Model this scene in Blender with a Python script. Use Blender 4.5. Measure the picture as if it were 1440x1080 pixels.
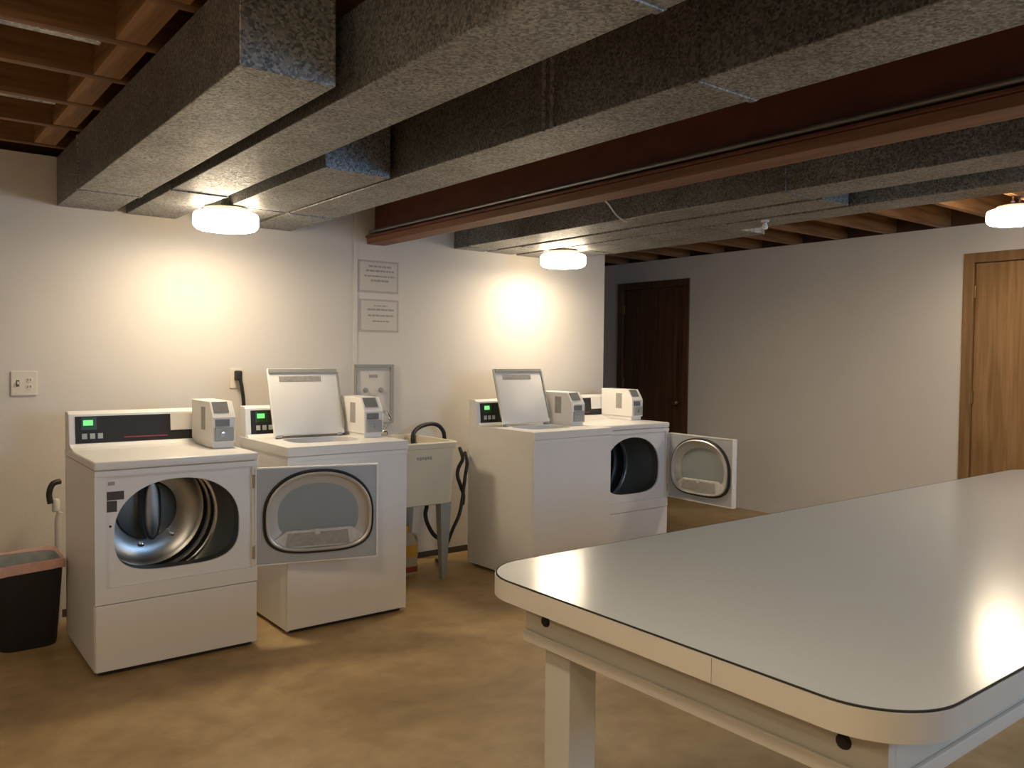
import bpy, bmesh, math, random
from mathutils import Vector, Matrix

# ------------------------------------------------------------------ clear
for o in list(bpy.data.objects):
    bpy.data.objects.remove(o, do_unlink=True)
scene = bpy.context.scene
COL = scene.collection
random.seed(7)
PI = math.pi

# ------------------------------------------------------------------ camera
YAW, PITCH, ROLL, FPX = 0.662236, -0.0335139, 0.01072215, 1156.3
CAM = Vector((0.0, 0.0, 1.36))
cy, sy, cp, sp = math.cos(YAW), math.sin(YAW), math.cos(PITCH), math.sin(PITCH)
fwd = Vector((sy * cp, cy * cp, sp))
rgt = Vector((cy, -sy, 0.0))
upv = rgt.cross(fwd)
r2 = rgt * math.cos(ROLL) + upv * math.sin(ROLL)
u2 = -rgt * math.sin(ROLL) + upv * math.cos(ROLL)
cd = bpy.data.cameras.new('camera')
cam = bpy.data.objects.new('camera', cd)
COL.objects.link(cam)
cd.sensor_width = 36.0
cd.lens = FPX / 1440.0 * 36.0
cd.clip_start = 0.02
m = Matrix.Identity(4)
for i, v in enumerate((r2, u2, -fwd)):
    m[0][i], m[1][i], m[2][i] = v
m.translation = CAM
cam.matrix_world = m
scene.camera = cam

# ------------------------------------------------------------------ world, view
w = bpy.data.worlds.new('world')
scene.world = w
w.use_nodes = True
wb = w.node_tree.nodes['Background']
wb.inputs[0].default_value = (0.36, 0.63, 1.0, 1)
wb.inputs[1].default_value = 6.0
vs = scene.view_settings
vs.view_transform = 'Standard'
vs.look = 'None'
vs.exposure = 1.42
vs.gamma = 1.0
vs.use_curve_mapping = False
LAMP_COL = (1.0, 0.825, 0.59)
LAMP_STRENGTH = 27.0

# window opening behind the camera guides the daylight sampling
WIN = dict(x0=2.4, x1=4.4, z0=1.25, z1=2.1, y=-2.0)
pl = bpy.data.lights.new('window_portal', 'AREA')
pl.shape = 'RECTANGLE'
pl.size = WIN['x1'] - WIN['x0']
pl.size_y = WIN['z1'] - WIN['z0']
pl.cycles.is_portal = True
po = bpy.data.objects.new('window_portal', pl)
po.location = ((WIN['x0'] + WIN['x1']) / 2, WIN['y'] - 0.11, (WIN['z0'] + WIN['z1']) / 2)
po.rotation_euler = (PI / 2, 0, 0)
COL.objects.link(po)


# ------------------------------------------------------------------ materials
def new_mat(name):
    mt = bpy.data.materials.new(name)
    mt.use_nodes = True
    nt = mt.node_tree
    return mt, nt, nt.nodes['Principled BSDF']


def simple(name, col, rough=0.5, metal=0.0, emit=None, estr=0.0, noise=0.0, nscale=8.0, bump=0.0, bscale=60.0, trans=0.0):
    mt, nt, b = new_mat(name)
    b.inputs['Base Color'].default_value = (*col, 1)
    b.inputs['Roughness'].default_value = rough
    b.inputs['Metallic'].default_value = metal
    if trans:
        b.inputs['Transmission Weight'].default_value = trans
    if emit:
        b.inputs['Emission Color'].default_value = (*emit, 1)
        b.inputs['Emission Strength'].default_value = estr
    tc = nt.nodes.new('ShaderNodeTexCoord')
    if noise:
        n = nt.nodes.new('ShaderNodeTexNoise')
        n.inputs['Scale'].default_value = nscale
        n.inputs['Detail'].default_value = 4
        nt.links.new(tc.outputs['Object'], n.inputs['Vector'])
        mx = nt.nodes.new('ShaderNodeMix')
        mx.data_type = 'RGBA'
        mx.inputs[6].default_value = (*[c * (1 - noise) for c in col], 1)
        mx.inputs[7].default_value = (*[min(1, c * (1 + noise)) for c in col], 1)
        nt.links.new(n.outputs['Fac'], mx.inputs[0])
        nt.links.new(mx.outputs[2], b.inputs['Base Color'])
    if bump:
        n2 = nt.nodes.new('ShaderNodeTexNoise')
        n2.inputs['Scale'].default_value = bscale
        n2.inputs['Detail'].default_value = 5
        nt.links.new(tc.outputs['Object'], n2.inputs['Vector'])
        bp = nt.nodes.new('ShaderNodeBump')
        bp.inputs['Strength'].default_value = bump
        bp.inputs['Distance'].default_value = 0.01
        nt.links.new(n2.outputs['Fac'], bp.inputs['Height'])
        nt.links.new(bp.outputs['Normal'], b.inputs['Normal'])
    return mt


def galv(name, dark, light, rough=0.48, scale=85.0, metal=0.6):
    """galvanised sheet: crystalline spangle from voronoi cells, grime from noise"""
    mt, nt, b = new_mat(name)
    tc = nt.nodes.new('ShaderNodeTexCoord')
    v = nt.nodes.new('ShaderNodeTexVoronoi')
    v.inputs['Scale'].default_value = scale
    v.inputs['Randomness'].default_value = 1.0
    nt.links.new(tc.outputs['Object'], v.inputs['Vector'])
    sep = nt.nodes.new('ShaderNodeSeparateColor')
    nt.links.new(v.outputs['Color'], sep.inputs[0])
    n = nt.nodes.new('ShaderNodeTexNoise')
    n.inputs['Scale'].default_value = 3.5
    n.inputs['Detail'].default_value = 6
    nt.links.new(tc.outputs['Object'], n.inputs['Vector'])
    mx = nt.nodes.new('ShaderNodeMix')
    mx.data_type = 'RGBA'
    mx.inputs[6].default_value = (*dark, 1)
    mx.inputs[7].default_value = (*light, 1)
    nt.links.new(sep.outputs[0], mx.inputs[0])
    mx2 = nt.nodes.new('ShaderNodeMix')
    mx2.data_type = 'RGBA'
    mx2.blend_type = 'MULTIPLY'
    rp = nt.nodes.new('ShaderNodeValToRGB')
    rp.color_ramp.elements[0].position = 0.3
    rp.color_ramp.elements[0].color = (0.62, 0.58, 0.52, 1)
    rp.color_ramp.elements[1].position = 0.62
    rp.color_ramp.elements[1].color = (1, 1, 1, 1)
    nt.links.new(n.outputs['Fac'], rp.inputs[0])
    mx2.inputs[0].default_value = 0.8
    nt.links.new(mx.outputs[2], mx2.inputs[6])
    nt.links.new(rp.outputs[0], mx2.inputs[7])
    nt.links.new(mx2.outputs[2], b.inputs['Base Color'])
    b.inputs['Metallic'].default_value = metal
    rr = nt.nodes.new('ShaderNodeMapRange')
    rr.inputs['To Min'].default_value = rough - 0.1
    rr.inputs['To Max'].default_value = rough + 0.14
    nt.links.new(sep.outputs[1], rr.inputs['Value'])
    nt.links.new(rr.outputs[0], b.inputs['Roughness'])
    return mt


def wood(name, c1, c2, axis=0, scale=14.0, rough=0.6, stretch=18.0):
    mt, nt, b = new_mat(name)
    tc = nt.nodes.new('ShaderNodeTexCoord')
    mp = nt.nodes.new('ShaderNodeMapping')
    s = [stretch, stretch, stretch]
    s[axis] = 1.0
    mp.inputs['Scale'].default_value = s
    nt.links.new(tc.outputs['Object'], mp.inputs['Vector'])
    n = nt.nodes.new('ShaderNodeTexNoise')
    n.inputs['Scale'].default_value = scale / 8
    n.inputs['Detail'].default_value = 7
    n.inputs['Distortion'].default_value = 0.6
    nt.links.new(mp.outputs[0], n.inputs['Vector'])
    rp = nt.nodes.new('ShaderNodeValToRGB')
    rp.color_ramp.elements[0].position = 0.3
    rp.color_ramp.elements[0].color = (*c1, 1)
    rp.color_ramp.elements[1].position = 0.7
    rp.color_ramp.elements[1].color = (*c2, 1)
    nt.links.new(n.outputs['Fac'], rp.inputs[0])
    nt.links.new(rp.outputs[0], b.inputs['Base Color'])
    b.inputs['Roughness'].default_value = rough
    bp = nt.nodes.new('ShaderNodeBump')
    bp.inputs['Strength'].default_value = 0.15
    bp.inputs['Distance'].default_value = 0.004
    nt.links.new(n.outputs['Fac'], bp.inputs['Height'])
    nt.links.new(bp.outputs['Normal'], b.inputs['Normal'])
    return mt


def concrete():
    mt, nt, b = new_mat('concrete_floor')
    tc = nt.nodes.new('ShaderNodeTexCoord')
    n = nt.nodes.new('ShaderNodeTexNoise')
    n.inputs['Scale'].default_value = 1.3
    n.inputs['Detail'].default_value = 8
    n.inputs['Roughness'].default_value = 0.62
    n.inputs['Distortion'].default_value = 0.5
    nt.links.new(tc.outputs['Object'], n.inputs['Vector'])
    rp = nt.nodes.new('ShaderNodeValToRGB')
    e = rp.color_ramp.elements
    e[0].position = 0.28
    e[0].color = (0.29, 0.188, 0.080, 1)
    e[1].position = 0.72
    e[1].color = (0.57, 0.41, 0.21, 1)
    k = e.new(0.5)
    k.color = (0.45, 0.305, 0.142, 1)
    nt.links.new(n.outputs['Fac'], rp.inputs[0])
    n2 = nt.nodes.new('ShaderNodeTexNoise')
    n2.inputs['Scale'].default_value = 9
    n2.inputs['Detail'].default_value = 6
    nt.links.new(tc.outputs['Object'], n2.inputs['Vector'])
    mx = nt.nodes.new('ShaderNodeMix')
    mx.data_type = 'RGBA'
    mx.blend_type = 'MULTIPLY'
    mx.inputs[0].default_value = 0.35
    nt.links.new(rp.outputs[0], mx.inputs[6])
    rp2 = nt.nodes.new('ShaderNodeValToRGB')
    rp2.color_ramp.elements[0].position = 0.35
    rp2.color_ramp.elements[0].color = (0.5, 0.46, 0.4, 1)
    rp2.color_ramp.elements[1].position = 0.6
    nt.links.new(n2.outputs['Fac'], rp2.inputs[0])
    nt.links.new(rp2.outputs[0], mx.inputs[7])
    nt.links.new(mx.outputs[2], b.inputs['Base Color'])
    rr = nt.nodes.new('ShaderNodeMapRange')
    rr.inputs['To Min'].default_value = 0.42
    rr.inputs['To Max'].default_value = 0.62
    nt.links.new(n2.outputs['Fac'], rr.inputs['Value'])
    nt.links.new(rr.outputs[0], b.inputs['Roughness'])
    bp = nt.nodes.new('ShaderNodeBump')
    bp.inputs['Strength'].default_value = 0.08
    bp.inputs['Distance'].default_value = 0.01
    nt.links.new(n2.outputs['Fac'], bp.inputs['Height'])
    nt.links.new(bp.outputs['Normal'], b.inputs['Normal'])
    return mt


def glass_pane():
    mt, nt, b = new_mat('window_glass')
    t = nt.nodes.new('ShaderNodeBsdfTransparent')
    g = nt.nodes.new('ShaderNodeBsdfGlossy')
    g.inputs['Roughness'].default_value = 0.02
    mx = nt.nodes.new('ShaderNodeMixShader')
    mx.inputs[0].default_value = 0.08
    nt.links.new(t.outputs[0], mx.inputs[1])
    nt.links.new(g.outputs[0], mx.inputs[2])
    nt.links.new(mx.outputs[0], nt.nodes['Material Output'].inputs[0])
    return mt


M = {}
M['wall'] = simple('wall_paint', (0.68, 0.638, 0.585), 0.75, noise=0.035, nscale=2.2, bump=0.06, bscale=90)
M['wallr'] = simple('wall_paint_grey', (0.66, 0.62, 0.575), 0.75, noise=0.03, nscale=2.2, bump=0.06, bscale=90)
M['floor'] = concrete()
M['stripdark'] = simple('dark_low_strip', (0.06, 0.045, 0.032), 0.6)
M['white'] = simple('white_enamel', (0.82, 0.80, 0.775), 0.32, noise=0.015, nscale=5)
M['panelwhite'] = simple('white_enamel_front', (0.80, 0.78, 0.755), 0.38, noise=0.02, nscale=4)
M['gap'] = simple('dark_joint', (0.03, 0.028, 0.025), 0.8)
M['black'] = simple('black_plastic', (0.012, 0.012, 0.013), 0.6)
M['rubber'] = simple('black_rubber', (0.018, 0.017, 0.017), 0.55)
M['greyplastic'] = simple('grey_plastic', (0.34, 0.345, 0.345), 0.45)
M['doorgrey'] = simple('door_inner_grey', (0.44, 0.46, 0.48), 0.4, metal=0.15)
M['bowl'] = simple('door_bowl_grey', (0.52, 0.50, 0.46), 0.45, metal=0.1)
M['bowlback'] = simple('door_bowl_floor', (0.28, 0.31, 0.31), 0.5)
M['lint'] = simple('lint_screen', (0.62, 0.60, 0.57), 0.7, noise=0.25, nscale=60)
M['steel'] = simple('brushed_steel', (0.50, 0.51, 0.52), 0.24, metal=1.0, noise=0.06, nscale=30)
M['drum'] = simple('drum_steel', (0.50, 0.50, 0.495), 0.30, metal=0.95, noise=0.10, nscale=14)
M['rimsteel'] = simple('bowl_rim_steel', (0.66, 0.64, 0.60), 0.38, metal=0.6)
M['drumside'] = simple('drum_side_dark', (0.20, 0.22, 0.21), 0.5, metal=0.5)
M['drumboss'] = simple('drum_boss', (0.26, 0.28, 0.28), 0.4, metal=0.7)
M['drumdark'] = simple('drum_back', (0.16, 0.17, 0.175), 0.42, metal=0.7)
M['chrome'] = simple('chrome', (0.75, 0.75, 0.75), 0.15, metal=1.0)
M['green'] = simple('green_display', (0.02, 0.25, 0.05), 0.4, emit=(0.25, 1.0, 0.25), estr=0.35)
M['greendark'] = simple('green_display_bezel', (0.02, 0.06, 0.015), 0.3)
M['button'] = simple('button_grey', (0.42, 0.46, 0.44), 0.5)
M['redprint'] = simple('red_print', (0.32, 0.05, 0.04), 0.5)
M['labelgrey'] = simple('grey_label', (0.36, 0.34, 0.31), 0.6, noise=0.35, nscale=70)
M['labeldark'] = simple('dark_label', (0.07, 0.05, 0.035), 0.55, noise=0.5, nscale=90)
M['labelwhite'] = simple('white_label', (0.78, 0.75, 0.72), 0.5)
M['window'] = simple('coin_window', (0.20, 0.205, 0.20), 0.25, noise=0.2, nscale=40)
M['tub'] = simple('cream_plastic_tub', (0.66, 0.60, 0.46), 0.45, noise=0.04, nscale=6)
M['tubleg'] = simple('tub_leg_grey', (0.30, 0.315, 0.30), 0.5)
M['pvc'] = simple('white_pvc', (0.62, 0.60, 0.58), 0.4)
M['galv'] = galv('galvanised_duct', (0.13, 0.138, 0.142), (0.46, 0.455, 0.44), scale=140.0)
M['galvseam'] = galv('galvanised_cleat', (0.30, 0.30, 0.30), (0.70, 0.69, 0.67), 0.36)
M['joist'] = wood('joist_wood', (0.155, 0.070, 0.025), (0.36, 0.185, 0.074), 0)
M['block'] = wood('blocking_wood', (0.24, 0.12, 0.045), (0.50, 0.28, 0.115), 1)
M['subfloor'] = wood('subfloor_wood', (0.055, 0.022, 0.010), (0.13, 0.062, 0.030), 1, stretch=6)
M['beam'] = simple('red_oxide_steel', (0.15, 0.052, 0.027), 0.55, metal=0.2, noise=0.35, nscale=9, bump=0.1, bscale=40)
M['plate'] = wood('beam_plate_wood', (0.14, 0.058, 0.028), (0.25, 0.115, 0.058), 1)
M['conduit'] = simple('conduit_grey', (0.28, 0.27, 0.27), 0.35, metal=0.7)
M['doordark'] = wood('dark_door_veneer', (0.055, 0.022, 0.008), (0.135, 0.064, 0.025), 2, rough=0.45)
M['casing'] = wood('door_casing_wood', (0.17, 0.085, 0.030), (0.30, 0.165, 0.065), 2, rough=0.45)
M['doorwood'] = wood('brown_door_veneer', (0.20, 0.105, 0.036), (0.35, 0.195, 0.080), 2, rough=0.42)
M['laminate'] = simple('grey_laminate', (0.62, 0.645, 0.64), 0.17, noise=0.03, nscale=120, bump=0.02, bscale=300)
M['tableedge'] = simple('cream_edge_band', (0.66, 0.61, 0.53), 0.45, noise=0.03, nscale=8)
M['tableleg'] = simple('cream_painted_wood', (0.60, 0.565, 0.49), 0.55, noise=0.05, nscale=8)
M['paper'] = simple('notice_paper', (0.63, 0.585, 0.53), 0.7)
M['paperedge'] = simple('notice_sleeve', (0.46, 0.42, 0.37), 0.5)
M['ink'] = simple('notice_ink', (0.36, 0.325, 0.29), 0.7)
M['plateiv'] = simple('ivory_switch_plate', (0.74, 0.68, 0.58), 0.4)
M['slot'] = simple('dark_slot', (0.10, 0.08, 0.06), 0.6)
M['bagpink'] = simple('pink_bin_bag', (0.72, 0.44, 0.39), 0.4, noise=0.25, nscale=30)
M['baggrey'] = simple('bag_inside', (0.42, 0.45, 0.46), 0.35, noise=0.4, nscale=25)
M['yellow'] = simple('yellow_jug', (0.62, 0.33, 0.03), 0.4)
M['jugred'] = simple('jug_red_label', (0.28, 0.06, 0.02), 0.5)
M['jugpale'] = simple('jug_pale', (0.50, 0.42, 0.28), 0.45)
M['shade'] = simple('lamp_diffuser', (0.9, 0.88, 0.84), 0.4, emit=LAMP_COL, estr=LAMP_STRENGTH)
M['shadering'] = simple('lamp_diffuser_ring', (0.9, 0.88, 0.84), 0.4, emit=LAMP_COL, estr=LAMP_STRENGTH * 0.2)
M['canopy'] = simple('lamp_canopy', (0.42, 0.38, 0.31), 0.5)
M['frame'] = simple('white_window_frame', (0.7, 0.7, 0.68), 0.5)
M['pane'] = glass_pane()
M['greyframe'] = simple('grey_trim_frame', (0.33, 0.325, 0.30), 0.5)
M['brass'] = simple('dull_brass', (0.30, 0.20, 0.10), 0.35, metal=0.9)
M['cable'] = simple('white_cable', (0.55, 0.52, 0.46), 0.5)


# ------------------------------------------------------------------ mesh helpers
class B:
    def __init__(self):
        self.bm = bmesh.new()

    def _merge(self, t):
        me = bpy.data.meshes.new('t')
        t.to_mesh(me)
        t.free()
        self.bm.from_mesh(me)
        bpy.data.meshes.remove(me)

    def box(self, x0, x1, y0, y1, z0, z1, bev=0.0, seg=2, axis=None):
        t = bmesh.new()
        bmesh.ops.create_cube(t, size=1)
        for v in t.verts:
            v.co = Vector(((x0 + x1) / 2 + v.co.x * (x1 - x0), (y0 + y1) / 2 + v.co.y * (y1 - y0), (z0 + z1) / 2 + v.co.z * (z1 - z0)))
        if bev:
            es = list(t.edges)
            if axis is not None:
                es = [e for e in es if abs((e.verts[0].co - e.verts[1].co).normalized()[axis]) > 0.9]
            bmesh.ops.bevel(t, geom=es, offset=bev, segments=seg, affect='EDGES', profile=0.5)
        self._merge(t)
        return self

    def lathe(self, prof, c=(0, 0, 0), axis=2, n=32, cap=True):
        """prof: list of (radius, height) revolved round an axis through c"""
        t = bmesh.new()
        rings = []
        for r, h in prof:
            ring = []
            for i in range(n):
                a = 2 * PI * i / n
                p = [r * math.cos(a), r * math.sin(a), h]
                if axis == 1:
                    p = [p[0], p[2], p[1]]
                elif axis == 0:
                    p = [p[2], p[0], p[1]]
                ring.append(t.verts.new(Vector(p) + Vector(c)))
            rings.append(ring)
        for a, b in zip(rings, rings[1:]):
            for i in range(n):
                t.faces.new((a[i], a[(i + 1) % n], b[(i + 1) % n], b[i]))
        if cap:
            for rg in (rings[0], rings[-1]):
                if (rg[0].co - rg[n // 2].co).length > 1e-5:
                    t.faces.new(rg)
        bmesh.ops.remove_doubles(t, verts=list(t.verts), dist=1e-6)
        bmesh.ops.recalc_face_normals(t, faces=list(t.faces))
        self._merge(t)
        return self

    def tube(self, pts, r, n=10, smooth=6):
        pts = [Vector(p) for p in pts]
        if smooth and len(pts) > 2:
            q = []
            P = [pts[0]] + pts + [pts[-1]]
            for i in range(1, len(P) - 2):
                for k in range(smooth):
                    u = k / smooth
                    a, b, c, d = P[i - 1], P[i], P[i + 1], P[i + 2]
                    q.append(0.5 * ((2 * b) + (c - a) * u + (2 * a - 5 * b + 4 * c - d) * u * u + (3 * b - a - 3 * c + d) * u ** 3))
            q.append(pts[-1])
            pts = q
        t = bmesh.new()
        rings = []
        up = Vector((0.13, 0.27, 0.95)).normalized()
        for i, p in enumerate(pts):
            d = (pts[min(i + 1, len(pts) - 1)] - pts[max(i - 1, 0)]).normalized()
            if abs(d.dot(up)) > 0.97:
                up = Vector((0.9, 0.3, 0.1)).normalized()
            s = d.cross(up).normalized()
            u = s.cross(d).normalized()
            up = u
            rings.append([t.verts.new(p + (s * math.cos(2 * PI * k / n) + u * math.sin(2 * PI * k / n)) * r) for k in range(n)])
        for a, b in zip(rings, rings[1:]):
            for k in range(n):
                t.faces.new((a[k], a[(k + 1) % n], b[(k + 1) % n], b[k]))
        t.faces.new(rings[0])
        t.faces.new(rings[-1])
        bmesh.ops.recalc_face_normals(t, faces=list(t.faces))
        self._merge(t)
        return self

    def prism(self, pts, a, b, axis=2, bev=0.0):
        """closed outline extruded from a to b along axis; pts are the other two coordinates in x,y,z order"""
        t = bmesh.new()

        def mk(p, h):
            c = list(p)
            c.insert(axis, h)
            return t.verts.new(c)
        lo = [mk(p, a) for p in pts]
        hi = [mk(p, b) for p in pts]
        n = len(pts)
        t.faces.new(lo)
        t.faces.new(hi)
        for i in range(n):
            t.faces.new((lo[i], lo[(i + 1) % n], hi[(i + 1) % n], hi[i]))
        bmesh.ops.recalc_face_normals(t, faces=list(t.faces))
        if bev:
            es = [e for e in t.edges if abs((e.verts[0].co - e.verts[1].co)[axis]) < 1e-6]
            bmesh.ops.bevel(t, geom=es, offset=bev, segments=2, affect='EDGES', profile=0.5)
        self._merge(t)
        return self

    def ring(self, outer, inner, a, b, axis=1):
        """flat plate with a hole: two outlines of equal count, thickness a..b along axis"""
        t = bmesh.new()

        def mk(p, h):
            c = list(p)
            c.insert(axis, h)
            return t.verts.new(c)
        n = len(outer)
        oa, ob = [mk(p, a) for p in outer], [mk(p, b) for p in outer]
        ia, ib = [mk(p, a) for p in inner], [mk(p, b) for p in inner]
        for i in range(n):
            j = (i + 1) % n
            t.faces.new((oa[i], oa[j], ia[j], ia[i]))
            t.faces.new((ob[i], ob[j], ib[j], ib[i]))
            t.faces.new((oa[i], oa[j], ob[j], ob[i]))
            t.faces.new((ia[i], ia[j], ib[j], ib[i]))
        bmesh.ops.recalc_face_normals(t, faces=list(t.faces))
        self._merge(t)
        return self

    def loft(self, loops, cap0=True, cap1=True):
        t = bmesh.new()
        L = [[t.verts.new(p) for p in lp] for lp in loops]
        n = len(L[0])
        for a, b in zip(L, L[1:]):
            for i in range(n):
                t.faces.new((a[i], a[(i + 1) % n], b[(i + 1) % n], b[i]))
        if cap0:
            t.faces.new(L[0])
        if cap1:
            t.faces.new(L[-1])
        bmesh.ops.recalc_face_normals(t, faces=list(t.faces))
        self._merge(t)
        return self

    def build(self, name, mat, parent=None, smooth=False, world=False, kind=None):
        me = bpy.data.meshes.new(name)
        if parent is not None and world:
            off = parent.location.copy()
            for v in self.bm.verts:
                v.co -= off
        self.bm.to_mesh(me)
        self.bm.free()
        me.materials.append(mat)
        if smooth:
            me.polygons.foreach_set('use_smooth', [True] * len(me.polygons))
            try:
                me.set_sharp_from_angle(angle=math.radians(40))
            except Exception:
                pass
        o = bpy.data.objects.new(name, me)
        COL.objects.link(o)
        if parent is not None:
            o.parent = parent
        if kind:
            o['kind'] = kind
        return o


def thing(name, label, cat, loc=(0, 0, 0), rz=0.0, group=None):
    o = bpy.data.objects.new(name, None)
    COL.objects.link(o)
    o.empty_display_size = 0.05
    o.location = loc
    o.rotation_euler = (0, 0, rz)
    o['label'] = label
    o['category'] = cat
    if group:
        o['group'] = group
    return o


def tag(o, label, cat, group=None):
    o['label'] = label
    o['category'] = cat
    if group:
        o['group'] = group
    return o


def struct(name, loc=(0, 0, 0), label=None):
    o = bpy.data.objects.new(name, None)
    COL.objects.link(o)
    o.empty_display_size = 0.05
    o.location = loc
    o['kind'] = 'structure'
    if label:
        o['label'] = label
    return o


def copy_tree(o, parent=None):
    c = o.copy()
    COL.objects.link(c)
    c.parent = parent
    for ch in [x for x in bpy.data.objects if x.parent == o]:
        copy_tree(ch, c)
    return c


# ------------------------------------------------------------------ setting
YW, XR, XL, YF = 4.70, 6.25, -3.2, WIN['y']
XE = 4.58           # end of the back wall, the passage begins here
YR = 7.4            # far end of the passage
ZJ = 2.345          # underside of the joists

o = B().box(XL - .1, XR + .1, YF - .1, YR + .1, -0.12, 0).build('floor', M['floor'])
o['kind'] = 'structure'
o['label'] = 'brown stained smooth concrete basement floor'
o = B().box(XL, XE, YW, YW + .12, 0, ZJ - .008).box(XE - .12, XE, YW + .12, YR, 0, ZJ).build('wall_back', M['wall'])
o['kind'] = 'structure'
o['label'] = 'cream painted wall behind the laundry machines'
# right wall with two door openings
D1 = (5.235, 6.195)
D2 = (1.79, 2.705)
b = B()
b.box(XR, XR + .12, YF, D2[0], 0, 2.343).box(XR, XR + .12, D2[1], D1[0], 0, 2.343).box(XR, XR + .12, D1[1], YR, 0, 2.343)
b.box(XR, XR + .12, D2[0], D2[1], 2.135, 2.343).box(XR, XR + .12, D1[0], D1[1], 2.135, 2.343)
o = b.build('wall_right', M['wall'])
o['kind'] = 'structure'
o['label'] = 'cream painted side wall with two brown doors'
o = B().box(XL - .12, XL, YF, YR, 0, 2.579).build('wall_left', M['wall'])
o['kind'] = 'structure'
o = B().box(XL, XR, YR, YR + .12, 0, 2.579).build('wall_passage_end', M['wallr'])
o['kind'] = 'structure'
b = B()
b.box(XL, WIN['x0'], YF - .12, YF, 0, 2.579).box(WIN['x1'], XR, YF - .12, YF, 0, 2.579)
b.box(WIN['x0'], WIN['x1'], YF - .12, YF, 0, WIN['z0']).box(WIN['x0'], WIN['x1'], YF - .12, YF, WIN['z1'], 2.579)
o = b.build('wall_front', M['wall'])
o['kind'] = 'structure'
# window behind the camera
wn = struct('window_1', ((WIN['x0'] + WIN['x1']) / 2, YF - .06, WIN['z0']), 'wide basement window with white frame')
x0, x1, z0, z1 = WIN['x0'], WIN['x1'], WIN['z0'], WIN['z1']
b = B()
b.box(x0, x1, YF - .09, YF - .04, z0, z0 + .04).box(x0, x1, YF - .09, YF - .04, z1 - .04, z1)
b.box(x0, x0 + .04, YF - .09, YF - .04, z0 + .04, z1 - .04).box(x1 - .04, x1, YF - .09, YF - .04, z0 + .04, z1 - .04)
xm = (x0 + x1) / 2
b.box(xm - .02, xm + .02, YF - .09, YF - .04, z0 + .04, z1 - .04)
b.build('window_frame', M['frame'], wn, world=True)
for a, c in ((x0 + .04, xm - .02), (xm + .02, x1 - .04)):
    B().box(a, c, YF - .068, YF - .064, z0 + .04, z1 - .04).build('pane', M['pane'], wn, world=True)

# baseboard on the right wall, dark low strip on the back wall
o = B().box(XR - .012, XR, D2[1] + .0, D1[0], 0, .085).build('baseboard_right', M['wall'])
o['kind'] = 'structure'
o = B().box(XL, XE, YW - .008, YW, 0, .04, .002).build('dark_strip_back', M['stripdark'])  # thin dark strip along the foot of the back wall
o['kind'] = 'structure'
# ceiling: subfloor with joists and blocking as parts
ce = struct('ceiling', (2, 2, 2.58), 'unfinished basement ceiling of brown floor joists')
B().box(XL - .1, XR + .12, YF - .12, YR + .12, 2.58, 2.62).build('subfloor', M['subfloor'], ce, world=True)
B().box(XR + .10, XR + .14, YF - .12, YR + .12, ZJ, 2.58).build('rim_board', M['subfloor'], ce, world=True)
JY = [4.52 - 0.4115 * k for k in range(-6, 16)]
jm = None
for y in JY:
    if jm is None:
        first = B().box(-0.5 * (XR - XL) + .001, 0.5 * (XR - XL) + .10, -.02, .02, 0, .235).build('joist', M['joist'], ce)
        jm = first.data
        ob = first
    else:
        ob = bpy.data.objects.new('joist', jm)
        COL.objects.link(ob)
        ob.parent = ce
    ob.location = Vector(((XR + XL) / 2, y, ZJ)) - ce.location
bm_ = None
for k, (ya, yb) in enumerate(zip(JY[1:], JY[:-1])):
    if not (1.0 < ya and yb < 4.7):
        continue
    for xb in (0.675, 4.30, 5.0):
        xx = xb + (0.008 if k % 2 else -0.008)
        if bm_ is None:
            ob = B().box(-.045, .045, .0205, .391, 0, .2).build('blocking', M['block'], ce)
            bm_ = ob.data
        else:
            ob = bpy.data.objects.new('blocking', bm_)
            COL.objects.link(ob)
            ob.parent = ce
        ob.location = Vector((xx, ya, ZJ + .004)) - ce.location
# galvanised strips tucked between joists on the left
for k, y in enumerate((JY[10], JY[8])):
    o = B().box(-1.6, .60, y + .022, y + .10, ZJ + .012, ZJ + .05, .004).build('joist_bay_pan', M['galvseam'])
    tag(o, ('galvanised pan strip in the joist bay nearer the laundry wall', 'galvanised pan strip in the joist bay farther from the laundry wall')[k == 0], 'metal strip', 'pan strips between joists')

# painted batten on the back wall
o = B().box(2.39, 2.42, YW - .008, YW, .041, 2.30, .002).build('trim_1', M['wall'])
o['kind'] = 'structure'


# ------------------------------------------------------------------ doors
def make_door(name, yr, mat, cas, lab, knob_y=None, hinge_y=None):
    y0, y1 = yr
    d = struct(name, (XR, (y0 + y1) / 2, 0), lab)
    cw = .07
    b = B()
    b.box(XR - .014, XR + .05, y0, y0 + cw, 0, 2.135, .004).box(XR - .014, XR + .05, y1 - cw, y1, 0, 2.135, .004)
    b.box(XR - .014, XR + .05, y0 + cw, y1 - cw, 2.065, 2.135, .004)
    b.build('casing', cas, d, world=True)
    B().box(XR + .012, XR + .05, y0 + cw + .004, y1 - cw - .004, .008, 2.061, .002).build('door_panel', mat, d, world=True)
    B().box(XR + .055, XR + .115, y0 + .001, y1 - .001, 0, 2.134).build('door_light_block', cas, d, world=True)  # unseen solid slab added behind the panel to stop daylight leaking in
    if knob_y:
        k = B().lathe([(.0, -.062), (.022, -.058), (.03, -.04), (.024, -.022), (.012, -.016), (.012, -.002), (.032, 0), (.032, .012)], (XR, knob_y, .925), axis=0, n=20)
        k.build('door_knob', M['brass'], d, smooth=True, world=True)
    if hinge_y:
        for z in (.3, 1.1, 1.86):
            B().box(XR - .004, XR + .012, hinge_y - .012, hinge_y + .012, z - .045, z + .045, .003).build('hinge', M['brass'], d, world=True)


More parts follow.
